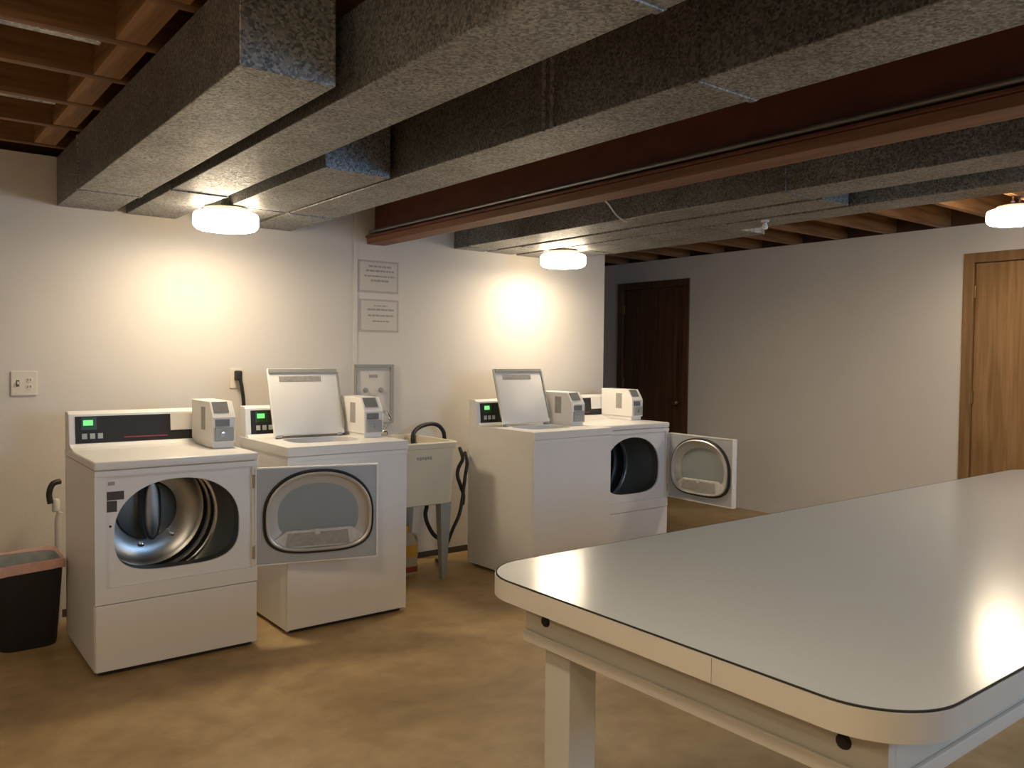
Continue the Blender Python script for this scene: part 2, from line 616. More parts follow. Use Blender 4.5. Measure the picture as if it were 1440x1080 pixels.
make_door('door_1', D1, M['doordark'], M['doordark'], 'dark brown flush door at the end of the passage', 5.37, 6.12)
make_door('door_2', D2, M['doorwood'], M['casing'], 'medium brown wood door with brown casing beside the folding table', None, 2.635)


# ------------------------------------------------------------------ ducts, beam
def duct(label, x0, x1, y0, y1, z0=2.09, z1=2.325, seams=(), cap=True, straps=()):
    d = thing('air_duct', label, 'duct', ((x0 + x1) / 2, (y0 + y1) / 2, z0), group='galvanised ducts under the joists')
    ys = [y0] + sorted(seams) + [y1]
    for i, (a, c) in enumerate(zip(ys, ys[1:])):
        g = 0.0015
        s = B().box(x0 + (.002 if i % 2 else 0), x1 - (.002 if i % 2 else 0), a + g, c - (g if c < y1 else 0), z0 + (.002 if i % 2 else 0), z1, .003)
        s.build('duct_section', M['galv'], d, world=True)
    for s in seams:
        # drive cleats down the sides, slip joint under the bottom
        B().box(x0 - .006, x0 + .004, s - .014, s + .014, z0, z1, .002).build('drive_cleat', M['galv'], d, world=True)
        B().box(x1 - .004, x1 + .006, s - .014, s + .014, z0, z1, .002).build('drive_cleat', M['galv'], d, world=True)
        B().box(x0 + .002, x1 - .002, s - .012, s + .012, z0 - .004, z0 + .004, .0015).build('slip_joint', M['galv'], d, world=True)
    for s in straps:
        B().box(x0 - .004, x0 + .002, s - .008, s + .008, z0 - .003, z1 + .02, .001).build('hanger_strap', M['galvseam'], d, world=True)
    return d


duct('short galvanised duct with open-room end cap beside the bare joists', .745, 1.01, 2.09, YW, z1=2.335, seams=(4.15,))
duct('long galvanised duct running beside the capped short duct', 1.07, 1.322, YF + .3, YW, seams=(1.2, 3.88))
duct('short galvanised branch duct above the round lamp by the signs', 1.41, 1.70, 3.01, YW, seams=(4.1,))
duct('long galvanised duct alongside the red steel beam, above the two notices', 1.725, 1.98, YF + .3, YW, seams=(1.44, 4.12), straps=(2.02, 2.06))
duct('long galvanised duct on the passage side of the red steel beam', 3.15, 3.39, YF + .3, YW, seams=(2.13, 4.55))
duct('short galvanised branch duct between two long ducts', 3.425, 3.65, 2.11, YW, seams=(4.3,))
duct('long galvanised duct farthest from the red steel beam', 3.69, 3.90, YF + .3, YW, seams=(3.0, 4.4))
duct('shallow galvanised duct stub above the lamp by the passage corner', 3.925, 4.19, 2.95, YW, z0=2.10, z1=2.25, seams=(4.2,))

bm_t = thing('steel_beam', 'dark red steel beam carrying the joists between the ducts', 'beam', (2.55, 1.5, 2.06))
B().box(2.487, 2.61, YF + .02, YW, 2.06, 2.098, .003).build('bottom_plate', M['plate'], bm_t, world=True)
B().box(2.475, 2.62, YF + .02, YW, 2.099, 2.112, .002).build('bottom_flange', M['beam'], bm_t, world=True)
B().box(2.543, 2.555, YF + .02, YW, 2.113, 2.325).build('web', M['beam'], bm_t, world=True)
B().box(2.475, 2.62, YF + .02, YW, 2.326, 2.342, .002).build('top_flange', M['beam'], bm_t, world=True)
o = B().tube([(2.495, YF + .3, 2.133), (2.495, YW - .03, 2.133)], .012, smooth=0).build('conduit_pipe', M['conduit'], smooth=True)
tag(o, 'grey conduit pipe running along the red steel beam', 'pipe')
o = B().tube([(2.622, 2.75, 2.105), (2.72, 2.78, 2.08), (2.9, 2.9, 2.06), (3.1, 3.05, 2.075), (3.2, 3.12, 2.0865)], .004, n=6).build('loose_cable', M['cable'], smooth=True)
tag(o, 'thin pale cable sagging between steel beam and duct', 'cable')
fx = thing('lamp_holder', 'small white knob fitting under the long outer duct', 'fitting', (3.72, 2.62, 2.085))
B().lathe([(.022, .006), (.022, -.004), (.01, -.008)], (0, 0, 0), n=16).build('base', M['pvc'], fx, smooth=True)
B().lathe([(.0, -.045), (.012, -.042), (.016, -.03), (.01, -.012), (.008, -.006)], (0, 0, 0), n=16).build('knob', M['labelwhite'], fx, smooth=True)


# ------------------------------------------------------------------ lamps
def lamp(x, y, ztop, label, studs=False):
    t = thing('ceiling_lamp', label, 'lamp', (x, y, ztop), group='round ceiling lamps')
    B().lathe([(.09, 0), (.105, -.004), (.108, -.018), (.10, -.022)], (0, 0, 0), n=32).build('canopy', M['canopy'], t, smooth=True)
    R = .157
    pr = [(.09, -.0225), (R - .02, -.024), (R - .006, -.03), (R, -.042), (R, -.085), (R - .006, -.098), (R - .016, -.106)]
    B().lathe(pr, (0, 0, 0), n=48, cap=False).build('diffuser_ring', M['shadering'], t, smooth=True)
    B().lathe([(R - .016, -.106), (R - .03, -.110), (R - .06, -.113), (.03, -.115), (0.0, -.115)], (0, 0, 0), n=48, cap=False).build('diffuser', M['shade'], t, smooth=True)
    if studs:
        for dx in (-.05, .05):
            B().lathe([(.006, .05), (.006, .0)], (dx, 0, 0), n=10).build('mounting_stud', M['chrome'], t, smooth=True)
            B().lathe([(0, .024), (.010, .02), (.012, .012), (.0, .004)], (dx, 0, 0), n=12).build('stud_nut', M['labelwhite'], t, smooth=True)
    return t


lamp(1.41, 4.15, 2.086, 'round white glowing lamp on duct beside the two notices')
lamp(3.755, 4.26, 2.086, 'round white glowing lamp on duct near the passage corner')
lamp(5.42, 2.06, 2.295, 'round white glowing lamp hung from the joists beside the brown wood door', True)
lamp(0.12, 0.85, 2.34, 'round white glowing lamp under the bare joists, away from the ducts')
lamp(-1.3, 1.7, 2.34, 'unseen round fill lamp added under the bare joists, farthest from the ducts')  # added fill lamp out of view, lifts the left-facing sides
lamp(-0.7, -0.9, 2.34, 'unseen round fill lamp added under the bare joists, nearest the window wall')  # added fill lamp behind the camera, brightens the machine fronts
lamp(3.27, 0.25, 2.086, 'round white glowing lamp on the duct over the folding table')


# ------------------------------------------------------------------ dryer
DW, DD, DH = .686, .645, .905


def opening(n=72, grow=0.0):
    """D-like dryer opening: wide elliptical top, tighter lower corners"""
    cx, cz, rx, rt, rb = .342, .60, .265, .212, .178
    pts = []
    for i in range(n):
        a = 2 * PI * i / n
        c, s = math.cos(a), math.sin(a)
        e = 2.15 if s >= 0 else 3.4
        u = math.copysign(abs(c) ** (2 / e), c)
        v = math.copysign(abs(s) ** (2 / e), s)
        pts.append((cx + (rx + grow) * u, cz + ((rt if s >= 0 else rb) + grow) * v))
    return pts


def rect_loop(x0, x1, z0, z1, like):
    """points on a rectangle, one for each point of an outline, by direction from the centre"""
    cx, cz = .342, .60
    out = []
    for px, pz in like:
        dx, dz = px - cx, pz - cz
        ks = []
        if dx > 1e-9: ks.append((x1 - cx) / dx)
        if dx < -1e-9: ks.append((x0 - cx) / dx)
        if dz > 1e-9: ks.append((z1 - cz) / dz)
        if dz < -1e-9: ks.append((z0 - cz) / dz)
        k = min(ks)
        out.append((cx + dx * k, cz + dz * k))
    # snap the nearest points to the corners
    for c in ((x0, z0), (x1, z0), (x1, z1), (x0, z1)):
        i = min(range(len(out)), key=lambda q: (out[q][0] - c[0]) ** 2 + (out[q][1] - c[1]) ** 2)
        out[i] = c
    return out


def console(t, wid, y0, y1, plain=False):
    """raised control console along the back with black panel, display and buttons"""
    c = B().prism([(y0, .90), (y1, .90), (y1, 1.078), (y0 + .03, 1.078), (y0 + .012, 1.066), (y0, .945)], 0, wid, axis=0, bev=.004).build('console', M['white'], t)
    # black glass strip lying on the sloped front
    ya, za, yb, zb = y0 - .0005, .930, y0 + .0105, 1.056

    def strip(name, xa, xb, va, vb, th, mat, par):
        p = []
        for v in (va, vb):
            p.append((ya + (yb - ya) * v, za + (zb - za) * v))
        q = [(p[0][0] - th, p[0][1]), (p[0][0] + .004, p[0][1]), (p[1][0] + .004, p[1][1]), (p[1][0] - th, p[1][1])]
        return B().prism(q, xa, xb, axis=0).build(name, mat, par)
    B().prism([(y0 - .09, .9055), (y0 - .001, .9055), (y0 - .001, .928), (y0 - .03, .915)], 0.004, wid - .004, axis=0).build('cove', M['white'], t)
    k = strip('control_panel', .028, wid - .03, 0, 1, .0015, M['black'], t)
    strip('bezel', .054, .12, .50, .96, .0025, M['greendark'], k)
    strip('display', .062, .104, .66, .86, .0035, M['green'], k)
    for q in range(3):
        strip('button', .056 + q * .034, .078 + q * .034, .16, .36, .0035, M['button'], k)
    if not plain:
        strip('instruction_label', .455, .60, .36, 1.02, .003, M['labelwhite'], k)
        strip('print_line', .24, .44, .15, .19, .0028, M['redprint'], k)
    return c


def coin_box(t, x0, x1, y0, y1, z0=.932, z1=1.128):
    """upright coin meter: chamfered front, label on the side, dark window, lock"""
    c = B().prism([(y0, z0), (y1, z0), (y1, z1), (y0 + .05, z1), (y0 + .012, z1 - .055), (y0, z1 - .075)], x0, x1, axis=0, bev=.004).build('coin_box', M['white'], t)
    B().box(x0 + .006, x1 - .006, y0 + .012, y1, .906, z0 - .001).build('plinth', M['panelwhite'], c)
    # side labels
    for xs in (x0,):
        B().box(xs - .0012, xs, y0 + .105, y0 + .165, z0 + .055, z1 - .03).build('side_label', M['labelgrey'], c)
    # window plate on the chamfer, proud of it
    n = Vector((0, -.055, .038)).normalized()
    p0, p1 = Vector((0, y0 + .047, z1 - .004)), Vector((0, y0 + .015, z1 - .051))
    q = [p0 + n * .004, p1 + n * .004, p1 - n * .002, p0 - n * .002]
    B().prism([(v.y, v.z) for v in q], x0 + .012, x1 - .028, axis=0).build('coin_window', M['window'], c)
    B().box(x0 + .014, x1 - .03, y0 - .003, y0 + .001, z0 + .078, z0 + .112, .001).build('return_slot', M['window'], c)
    B().box(x0 + .01, x1 - .012, y0 - .012, y0 + .001, z0 + .008, z0 + .074, .004).build('coin_drawer', M['greyplastic'], c)
    B().lathe([(.0, -.020), (.011, -.019), (.013, -.012)], ((x0 + x1) / 2 - .01, y0, z0 + .042), axis=1, n=16).build('lock', M['chrome'], c, smooth=True)


def make_dryer():
    t = thing('clothes_dryer', 'white coin dryer with door swung open wide, beside the black bin', 'dryer', (.72, 3.715, 0), group='coin-operated dryers')
    # open-fronted cabinet shell
    b = B()
    b.box(0, .012, .022, DD, .02, .868).box(DW - .012, DW, .022, DD, .02, .868)
    b.box(.012, DW - .012, DD - .012, DD, .02, .868).box(.012, DW - .012, .03, DD - .012, .02, .034)
    b.build('cabinet', M['white'], t)
    B().box(-.003, DW + .003, -.008, DD, .868, DH, .010, 3).build('top_panel', M['white'], t, smooth=True)
    B().box(0, DW, -.005, 0, .842, .864, .002).build('front_rail', M['white'], t)
    op = opening()
    rec = rect_loop(.044, .662, .372, .838, op)
    out = rect_loop(0, DW, .306, .866, op)
    B().ring(out, rec, 0, .022).build('front_panel', M['panelwhite'], t)
    B().ring(rec, op, .014, .026).build('door_recess', M['panelwhite'], t)
    B().box(.001, DW - .001, 0, .02, .022, .302, .004).build('lower_panel', M['panelwhite'], t)
    B().box(.02, DW - .02, .025, .05, .003, .022).build('toe_kick', M['gap'], t)
    for fx_, fy in ((.05, .08), (DW - .05, .08), (.05, DD - .05), (DW - .05, DD - .05)):
        B().lathe([(.02, 0), (.02, .012), (.009, .014), (.009, .034)], (fx_, fy, 0), n=12).build('levelling_foot', M['gap'], t)
    # throat from the opening into the drum
    l0 = [(x, .026, z) for x, z in opening()]
    l1 = [(x, .075, z) for x, z in opening(grow=-.004)]
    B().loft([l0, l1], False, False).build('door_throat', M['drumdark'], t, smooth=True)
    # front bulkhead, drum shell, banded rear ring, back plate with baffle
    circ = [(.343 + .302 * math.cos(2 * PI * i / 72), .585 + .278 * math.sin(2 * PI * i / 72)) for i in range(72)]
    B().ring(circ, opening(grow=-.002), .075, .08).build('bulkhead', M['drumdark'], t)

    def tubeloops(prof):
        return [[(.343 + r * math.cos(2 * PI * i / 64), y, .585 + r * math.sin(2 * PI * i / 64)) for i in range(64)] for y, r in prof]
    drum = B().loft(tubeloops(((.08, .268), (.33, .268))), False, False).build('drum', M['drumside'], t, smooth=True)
    B().loft(tubeloops(((.33, .268), (.332, .258), (.352, .258), (.354, .268))), False, False).build('drum_band', M['chrome'], drum, smooth=True)
    B().loft(tubeloops(((.354, .268), (.43, .268))), False, False).build('drum_groove', M['gap'], drum, smooth=True)
    B().loft(tubeloops(((.43, .268), (.432, .257), (.455, .257), (.457, .268))), False, False).build('drum_band', M['steel'], drum, smooth=True)
    B().loft(tubeloops(((.457, .268), (.545, .268))), False, False).build('drum_groove', M['gap'], drum, smooth=True)
    B().lathe([(.268, .545), (.25, .552), (.235, .565), (.17, .575), (.145, .575)], (.343, 0, .585), axis=1, n=64, cap=False).build('drum_back', M['drum'], drum, smooth=True)
    B().lathe([(.145, .575), (.138, .562), (.12, .558), (.0, .556)], (.343, 0, .585), axis=1, n=64, cap=False).build('drum_boss', M['drumboss'], drum, smooth=True)
    # tall rounded baffle standing out from the back plate
    n_ = 20
    base = []
    for i in range(n_):
        a_ = 2 * PI * i / n_
        base.append((.046 * math.cos(a_), (.15 if math.sin(a_) > 0 else .15) * math.copysign(abs(math.sin(a_)) ** .7, math.sin(a_))))
    lo = [[(.345 + x * k, y, .60 + z * (1 - (1 - k) * .25)) for x, z in base] for k, y in ((1, .575), (1, .50), (.9, .472), (.72, .463), (.5, .461))]
    B().loft(lo, False, True).build('drum_vane', M['drum'], drum, smooth=True)
    for a_ in (-.9, -1.7):
        B().lathe([(0, .548), (.009, .551), (.011, .575)], (.343 + .19 * math.cos(a_), 0, .585 + .17 * math.sin(a_)), axis=1, n=12).build('drum_bolt', M['chrome'], drum, smooth=True)
    # marking stickers on the recess, left of the opening
    B().box(.049, .116, .0128, .0138, .740, .776).build('warning_label', M['labeldark'], t)
    B().box(.049, .088, .0128, .0138, .690, .737).build('warning_label', M['labeldark'], t)
    B().box(.054, .080, .0128, .0138, .802, .818).build('model_plate', M['labelgrey'], t)
    for z in (.63, .62):
        B().lathe([(.0, .010), (.005, .011), (.005, .014)], (.062, 0, z), axis=1, n=10).build('catch_hole', M['gap'], t)
        break
    # door, built closed along +x from its hinge edge, inner face towards -y once swung
    dw, dh = .575, .455
    d = B()
    dz0, zc = .376, .60

    def dop(g=0.0, n=64):
        pts = []
        for i in range(n):
            a = 2 * PI * i / n
            c, s = math.cos(a), math.sin(a)
            e = 2.2 if s >= 0 else 3.4
            u = math.copysign(abs(c) ** (2 / e), c)
            v = math.copysign(abs(s) ** (2 / e), s)
            pts.append((.292 + (.25 + g) * u, .60 + ((.208 if s >= 0 else .172) + g) * v))
        return pts

    def dloop(like, x0, x1, z0, z1):
        cx, cz = .292, .60
        res = []
        for px, pz in like:
            dx, dz = px - cx, pz - cz
            ks = []
            if dx > 1e-9: ks.append((x1 - cx) / dx)
            if dx < -1e-9: ks.append((x0 - cx) / dx)
            if dz > 1e-9: ks.append((z1 - cz) / dz)
            if dz < -1e-9: ks.append((z0 - cz) / dz)
            k = min(ks)
            res.append((cx + dx * k, cz + dz * k))
        for c in ((x0, z0), (x1, z0), (x1, z1), (x0, z1)):
            i = min(range(len(res)), key=lambda q: (res[q][0] - c[0]) ** 2 + (res[q][1] - c[1]) ** 2)
            res[i] = c
        return res
    # outer white shell (thin tray) with the grey inner frame recessed a little inside it
    d.box(0, dw, .030, .036, dz0, dz0 + dh, .002)
    d.box(0, dw, 0, .030, dz0, dz0 + .006).box(0, dw, 0, .030, dz0 + dh - .006, dz0 + dh)
    d.box(0, .006, 0, .030, dz0 + .006, dz0 + dh - .006).box(dw - .010, dw, 0, .030, dz0 + .006, dz0 + dh - .006)
    door = d.build('door', M['white'], t)
    B().ring(dloop(dop(), .007, dw - .011, dz0 + .007, dz0 + dh - .007), dop(), .003, .012).build('inner_frame', M['doorgrey'], door)
    # seal: round gasket following the outline
    gp = [(x, .0, z) for x, z in dop(.008)]
    lo = []
    for g, y in ((.010, .003), (.008, -.008), (.003, -.011), (-.002, -.008), (-.003, .004)):
        lo.append([(x, y, z) for x, z in dop(g)])
    B().loft(lo, False, False).build('seal', M['rubber'], door, smooth=True)
    lo = []
    for g, y in ((-.003, .003), (-.003, -.016), (-.009, -.020), (-.016, -.016), (-.018, .002)):
        lo.append([(x, y, z) for x, z in dop(g)])
    B().loft(lo, False, False).build('bowl_rim', M['rimsteel'], door, smooth=True)
    lo = []
    for g, y in ((-.018, .002), (-.04, .014), (-.060, .022)):
        lo.append([(x, y, z) for x, z in dop(g)])
    B().loft(lo, False, False).build('bowl', M['bowl'], door, smooth=True)
    B().prism(dop(-.060), .022, .026, axis=1).build('bowl_floor', M['bowlback'], door)
    # lint deflector at the foot of the bowl
    B().prism([(.085, .447), (.50, .447), (.525, .475), (.46, .525), (.44, .535), (.14, .528), (.062, .475)], -.004, .021, axis=1, bev=.004).build('lint_ledge', M['lint'], door)
    B().prism([(.135, .455), (.435, .455), (.425, .522), (.145, .518)], -.0065, -.0042, axis=1).build('lint_screen', M['labelgrey'], door)
    B().box(.27, .295, -.009, -.0066, .508, .534, .002).build('screen_tab', M['lint'], door)
    for z in (.44, .77):
        B().box(-.014, .006, .004, .028, z - .03, z + .03, .003).build('hinge', M['steel'], door)
    door.location = (.672, -.012, 0)
    # controls
    console(t, DW, .555, DD)
    coin_box(t, .556, .668, .235, .553)
    return t, door


dryer1, door1 = make_dryer()
door1.rotation_euler = (0, 0, math.radians(-16))
dryer2 = copy_tree(dryer1)
dryer2.location = (3.79, 3.92, 0)
dryer2['label'] = 'white coin dryer with door standing straight out, beside the passage'
for ch in bpy.data.objects:
    if ch.parent == dryer2 and ch.name.startswith('door.'):
        ch.rotation_euler = (0, 0, math.radians(-92))

# ------------------------------------------------------------------ washer
WW, WD = .659, .645


def make_washer():
    t = thing('washing_machine', 'white top-loading coin washer partly hidden behind the swung-open dryer door', 'washing machine', (1.567, 3.75, 0), group='coin-operated washers')
    b = B()
    b.box(0, .012, .006, WD, .02, .868).box(WW - .012, WW, .006, WD, .02, .868)
    b.box(.012, WW - .012, WD - .012, WD, .02, .868).box(.012, WW - .012, .02, WD - .012, .02, .034)
    b.build('cabinet', M['white'], t)
    B().box(0, WW, 0, .02, .024, .866, .004).build('front_panel', M['panelwhite'], t)
    B().box(0, WW, -.005, 0, .842, .864, .002).build('front_rail', M['white'], t)
    B().box(.02, WW - .02, .03, .05, .003, .024).build('toe_kick', M['gap'], t)
    for fx_, fy in ((.05, .08), (WW - .05, .08), (.05, WD - .05), (WW - .05, WD - .05)):
        B().lathe([(.02, 0), (.02, .012), (.009, .014), (.009, .034)], (fx_, fy, 0), n=12).build('levelling_foot', M['gap'], t)
    # top with the loading hole
    n = 64
    hole, rim = [], []
    for i in range(n):
        a = 2 * PI * i / n
        u = math.copysign(abs(math.cos(a)) ** .5, math.cos(a))
        v = math.copysign(abs(math.sin(a)) ** .5, math.sin(a))
        hole.append((.30 + .185 * u, .27 + .125 * v))
        rim.append((u, v))
    rect = []
    for x, y in hole:
        dx, dy = x - .30, y - .27
        ks = []
        if dx > 1e-9: ks.append((WW + .003 - .30) / dx)
        if dx < -1e-9: ks.append((-.003 - .30) / dx)
        if dy > 1e-9: ks.append((WD - .27) / dy)
        if dy < -1e-9: ks.append((-.008 - .27) / dy)
        k = min(ks)
        rect.append((.30 + dx * k, .27 + dy * k))
    for c in ((-.003, -.008), (WW + .003, -.008), (WW + .003, WD), (-.003, WD)):
        i = min(range(n), key=lambda q: (rect[q][0] - c[0]) ** 2 + (rect[q][1] - c[1]) ** 2)
        rect[i] = c
    tp = B().ring(rect, hole, .868, .912, axis=2)
    tp.build('top_panel', M['white'], t)
    lo = [[(x, y, .911) for x, y in hole], [(x * .99 + .003, y * .99 + .0027, .86) for x, y in hole], [(x * .96 + .012, y * .96 + .0108, .83) for x, y in hole]]
    B().loft(lo, False, False).build('tub_cover', M['panelwhite'], t, smooth=True)
    bk = B().lathe([(.225, .80), (.225, .40), (.21, .38), (0, .38)], (.32, .315, 0), n=48, cap=False).build('wash_basket', M['drum'], t, smooth=True)
    B().lathe([(.13, .382), (.10, .40), (.055, .45), (.045, .70), (.05, .74), (.03, .76), (0, .765)], (.32, .315, 0), n=32, cap=False).build('agitator', M['panelwhite'], bk, smooth=True)
    # lid standing open, leaning back; built flat and rotated about its hinge
    lw, lh = .405, .375
    l = B()
    l.box(0, lw, -.022, -.004, .004, lh, .008, 3)
    lid = l.build('lid', M['white'], t, smooth=True)
    b = B()
    b.box(.004, lw - .004, -.004, .002, lh - .022, lh - .002, .003).box(.002, .016, -.004, .002, .05, lh - .02, .003).box(lw - .016, lw - .002, -.004, .002, .05, lh - .02, .003)
    b.box(.004, lw - .004, -.0285, -.022, lh - .028, lh - .004, .003)
    b.box(lw - .012, lw + .002, -.0285, -.004, .03, lh - .02, .003)
    b.build('lid_rim', M['greyframe'], lid)
    B().box(.06, .30, -.0235, -.0215, lh - .075, lh - .045, .0005).build('lid_label', M['labelgrey'], lid)
    for xx in (.03, lw - .03):
        B().box(xx - .015, xx + .015, -.02, .008, -.006, .02, .003).build('lid_hinge', M['greyplastic'], lid)
    lid.location = (.098, .425, .918)
    lid.rotation_euler = (math.radians(-17), 0, 0)
    console(t, WW, .555, WD, plain=True)
    coin_box(t, .526, .642, .225, .553)
    return t


washer1 = make_washer()
washer2 = copy_tree(washer1)
washer2.location = (3.08, 3.73, 0)
washer2.rotation_euler = (0, 0, math.radians(2.0))
washer2['label'] = 'white top-loading coin washer with bare front panel beside the setback dryer'
bpy.context.view_layer.update()

# ------------------------------------------------------------------ folding table
TX0, TX1, TY0, TY1, TZ = 1.022, 3.93, .487, 1.446, .90
tb = thing('folding_table', 'large grey laminate folding table with cream edge and rounded corners', 'table', ((TX0 + TX1) / 2, (TY0 + TY1) / 2, 0))


def rrect(x0, x1, y0, y1, r, n=18):
    p = []
    for cx, cy_, a0 in ((x1 - r, y1 - r, 0), (x0 + r, y1 - r, PI / 2), (x0 + r, y0 + r, PI), (x1 - r, y0 + r, 3 * PI / 2)):
        for i in range(n + 1):
            a = a0 + PI / 2 * i / n
            p.append((cx + r * math.cos(a), cy_ + r * math.sin(a)))
    return p


RC = .125
B().prism(rrect(TX0 + .0035, TX1 - .0035, TY0 + .0035, TY1 - .0035, RC), TZ - .042, TZ, axis=2).build('table_top', M['laminate'], tb, world=True)
B().ring(rrect(TX0 + .0015, TX1 - .0015, TY0 + .0015, TY1 - .0015, RC), rrect(TX0 + .0036, TX1 - .0036, TY0 + .0036, TY1 - .0036, RC), TZ - .0025, TZ + .0002, axis=2).build('laminate_edge_line', M['gap'], tb, world=True)
eb = B().ring(rrect(TX0, TX1, TY0, TY1, RC), rrect(TX0 + .0034, TX1 - .0034, TY0 + .0034, TY1 - .0034, RC), TZ - .044, TZ - .003, axis=2).build('edge_band', M['tableedge'], tb, world=True, smooth=True)
B().box(TX0 - .0002, TX0 + .001, .80, .8008, TZ - .043, TZ - .004).build('edge_seam', M['slot'], eb).location = -Vector(tb.location)
AX0, AX1, AY0, AY1 = 1.085, 3.86, .55, 1.335
az0, az1 = TZ - .135, TZ - .045
ap = B()
ap.box(AX0, AX0 + .02, AY0, AY1, az0, az1, .001)
ap.build('apron', M['tableleg'], tb, world=True)
B().box(AX1 - .02, AX1, AY0, AY1, az0, az1, .001).build('apron', M['tableleg'], tb, world=True)
B().box(AX0 + .02, AX1 - .02, AY0, AY0 + .02, az0, az1, .001).build('apron', M['tableleg'], tb, world=True)
B().box(AX0 + .02, AX1 - .02, AY1 - .02, AY1, az0, az1, .001).build('apron', M['tableleg'], tb, world=True)
B().box(AX0 - .008, AX0, AY0, AY1, az0 - .002, az0 + .022, .002).build('apron_lip', M['tableedge'], tb, world=True)
B().box(AX0 - .008, AX1, AY0 - .008, AY0, az0 - .002, az0 + .022, .002).build('apron_lip', M['tableedge'], tb, world=True)
for lx in (AX0 + .02, AX1 - .096):
    for ly in (AY0 + .02, 1.219):
        B().box(lx, lx + .076, ly, ly + .076, 0, az1, .003).build('leg', M['tableleg'], tb, world=True)
for yy in (.615, 1.27):
    B().lathe([(.0, -.006), (.008, -.006), (.011, -.003), (.012, .0)], (AX0, yy, TZ - .082), axis=0, n=16).build('bolt', M['black'], tb, smooth=True, world=True)

# ------------------------------------------------------------------ utility sink
sk = thing('utility_sink', 'cream plastic utility sink on legs between the two washers', 'sink', (2.53, 4.4, 0))
SX0, SX1, SY0, SY1, SZ = 2.265, 2.808, 4.10, 4.66, .845


def tubloop(g, z, gb=0.0, r=.05):
    return [(x, y, z) for x, y in rrect(SX0 + g, SX1 - g, SY0 + g, SY1 - g * .6, r, 6)]


lo = [tubloop(.035, .47), tubloop(.028, .475), tubloop(.012, .76), tubloop(.010, .808), tubloop(.0, .812), tubloop(.0, .84), tubloop(.006, SZ), tubloop(.034, SZ), tubloop(.04, .838), tubloop(.05, .70), tubloop(.07, .51), tubloop(.10, .50)]
B().loft(lo).build('basin', M['tub'], sk, smooth=True, world=True)
# moulded maker mark: short raised bars, unreadable at this size
for k in range(6):
    B().box(2.508 + k * .018, 2.521 + k * .018, SY0 + .011, SY0 + .014, .748 - .004 * (k % 2), .764).build('raised_mark', M['greyframe'], sk, world=True)
for lx, ly in ((SX0 + .05, SY0 + .05), (SX1 - .10, SY0 + .05), (SX0 + .05, SY1 - .08), (SX1 - .10, SY1 - .08)):
    b = B()
    b.loft([[(lx + .012, ly + .012, 0), (lx + .042, ly + .012, 0), (lx + .042, ly + .042, 0), (lx + .012, ly + .042, 0)],
            [(lx + .006, ly + .006, .15), (lx + .05, ly + .006, .15), (lx + .05, ly + .046, .15), (lx + .006, ly + .046, .15)],
            [(lx - .002, ly, .30), (lx + .058, ly, .30), (lx + .058, ly + .05, .30), (lx - .002, ly + .05, .30)],
            [(lx - .008, ly, .472), (lx + .068, ly, .472), (lx + .068, ly + .055, .472), (lx - .008, ly + .055, .472)]])
    b.build('leg', M['tubleg'], sk, world=True)
B().tube([(2.50, 4.38, .49), (2.50, 4.38, .40), (2.50, 4.42, .35), (2.50, 4.50, .35), (2.50, 4.54, .40), (2.50, 4.60, .44), (2.50, 4.69, .44)], .022, n=14).build('drain_trap', M['pvc'], sk, smooth=True, world=True)
fa = B().box(2.44, 2.60, 4.615, 4.655, SZ, SZ + .035, .01).build('faucet_base', M['chrome'], sk, world=True)
B().tube([(2.52, 4.63, SZ + .03), (2.52, 4.63, SZ + .10), (2.52, 4.59, SZ + .155), (2.52, 4.50, SZ + .16), (2.52, 4.44, SZ + .12)], .011, n=10).build('spout', M['chrome'], sk, smooth=True, world=True)
for xx in (2.455, 2.585):
    B().lathe([(.010, .034), (.010, .055), (.018, .06), (.018, .075), (.0, .08)], (xx, 4.635, SZ), n=14).build('faucet_handle', M['chrome'], sk, smooth=True, world=True)


def hose(label, pts, r, mat='rubber', name='drain_hose', cat='hose', group=None, n=10):
    o = B().tube(pts, r, n=n).build(name, M[mat], smooth=True)
    return tag(o, label, cat, group)


hose('black drain hose hooked over the rim of the cream sink', [(2.745, 4.54, .74), (2.75, 4.56, .84), (2.80, 4.59, .883), (2.88, 4.61, .905), (2.95, 4.61, .905), (3.0, 4.61, .875), (3.025, 4.61, .81), (3.03, 4.62, .60), (3.03, 4.64, .02)], .014)
hose('black hose curving under the cream sink behind its leg', [(2.60, 4.36, .455), (2.66, 4.33, .452), (2.70, 4.31, .435), (2.686, 4.30, .385), (2.70, 4.30, .325), (2.745, 4.30, .25), (2.80, 4.31, .213), (2.84, 4.36, .205)], .013)
hose('black hose knotted beside the side of the washer next to the sink', [(3.02, 4.42, .76), (2.995, 4.35, .70), (2.945, 4.32, .65), (2.93, 4.31, .60), (2.955, 4.31, .53), (2.99, 4.33, .468), (3.02, 4.38, .40)], .012)
hose('black hose hanging down between the sink and the washer', [(3.02, 4.36, .735), (2.985, 4.285, .68), (2.965, 4.275, .60), (2.955, 4.275, .53), (2.94, 4.275, .435), (2.918, 4.275, .35), (2.88, 4.285, .268), (2.86, 4.33, .15), (2.88, 4.42, .04), (2.93, 4.55, .012)], .011)

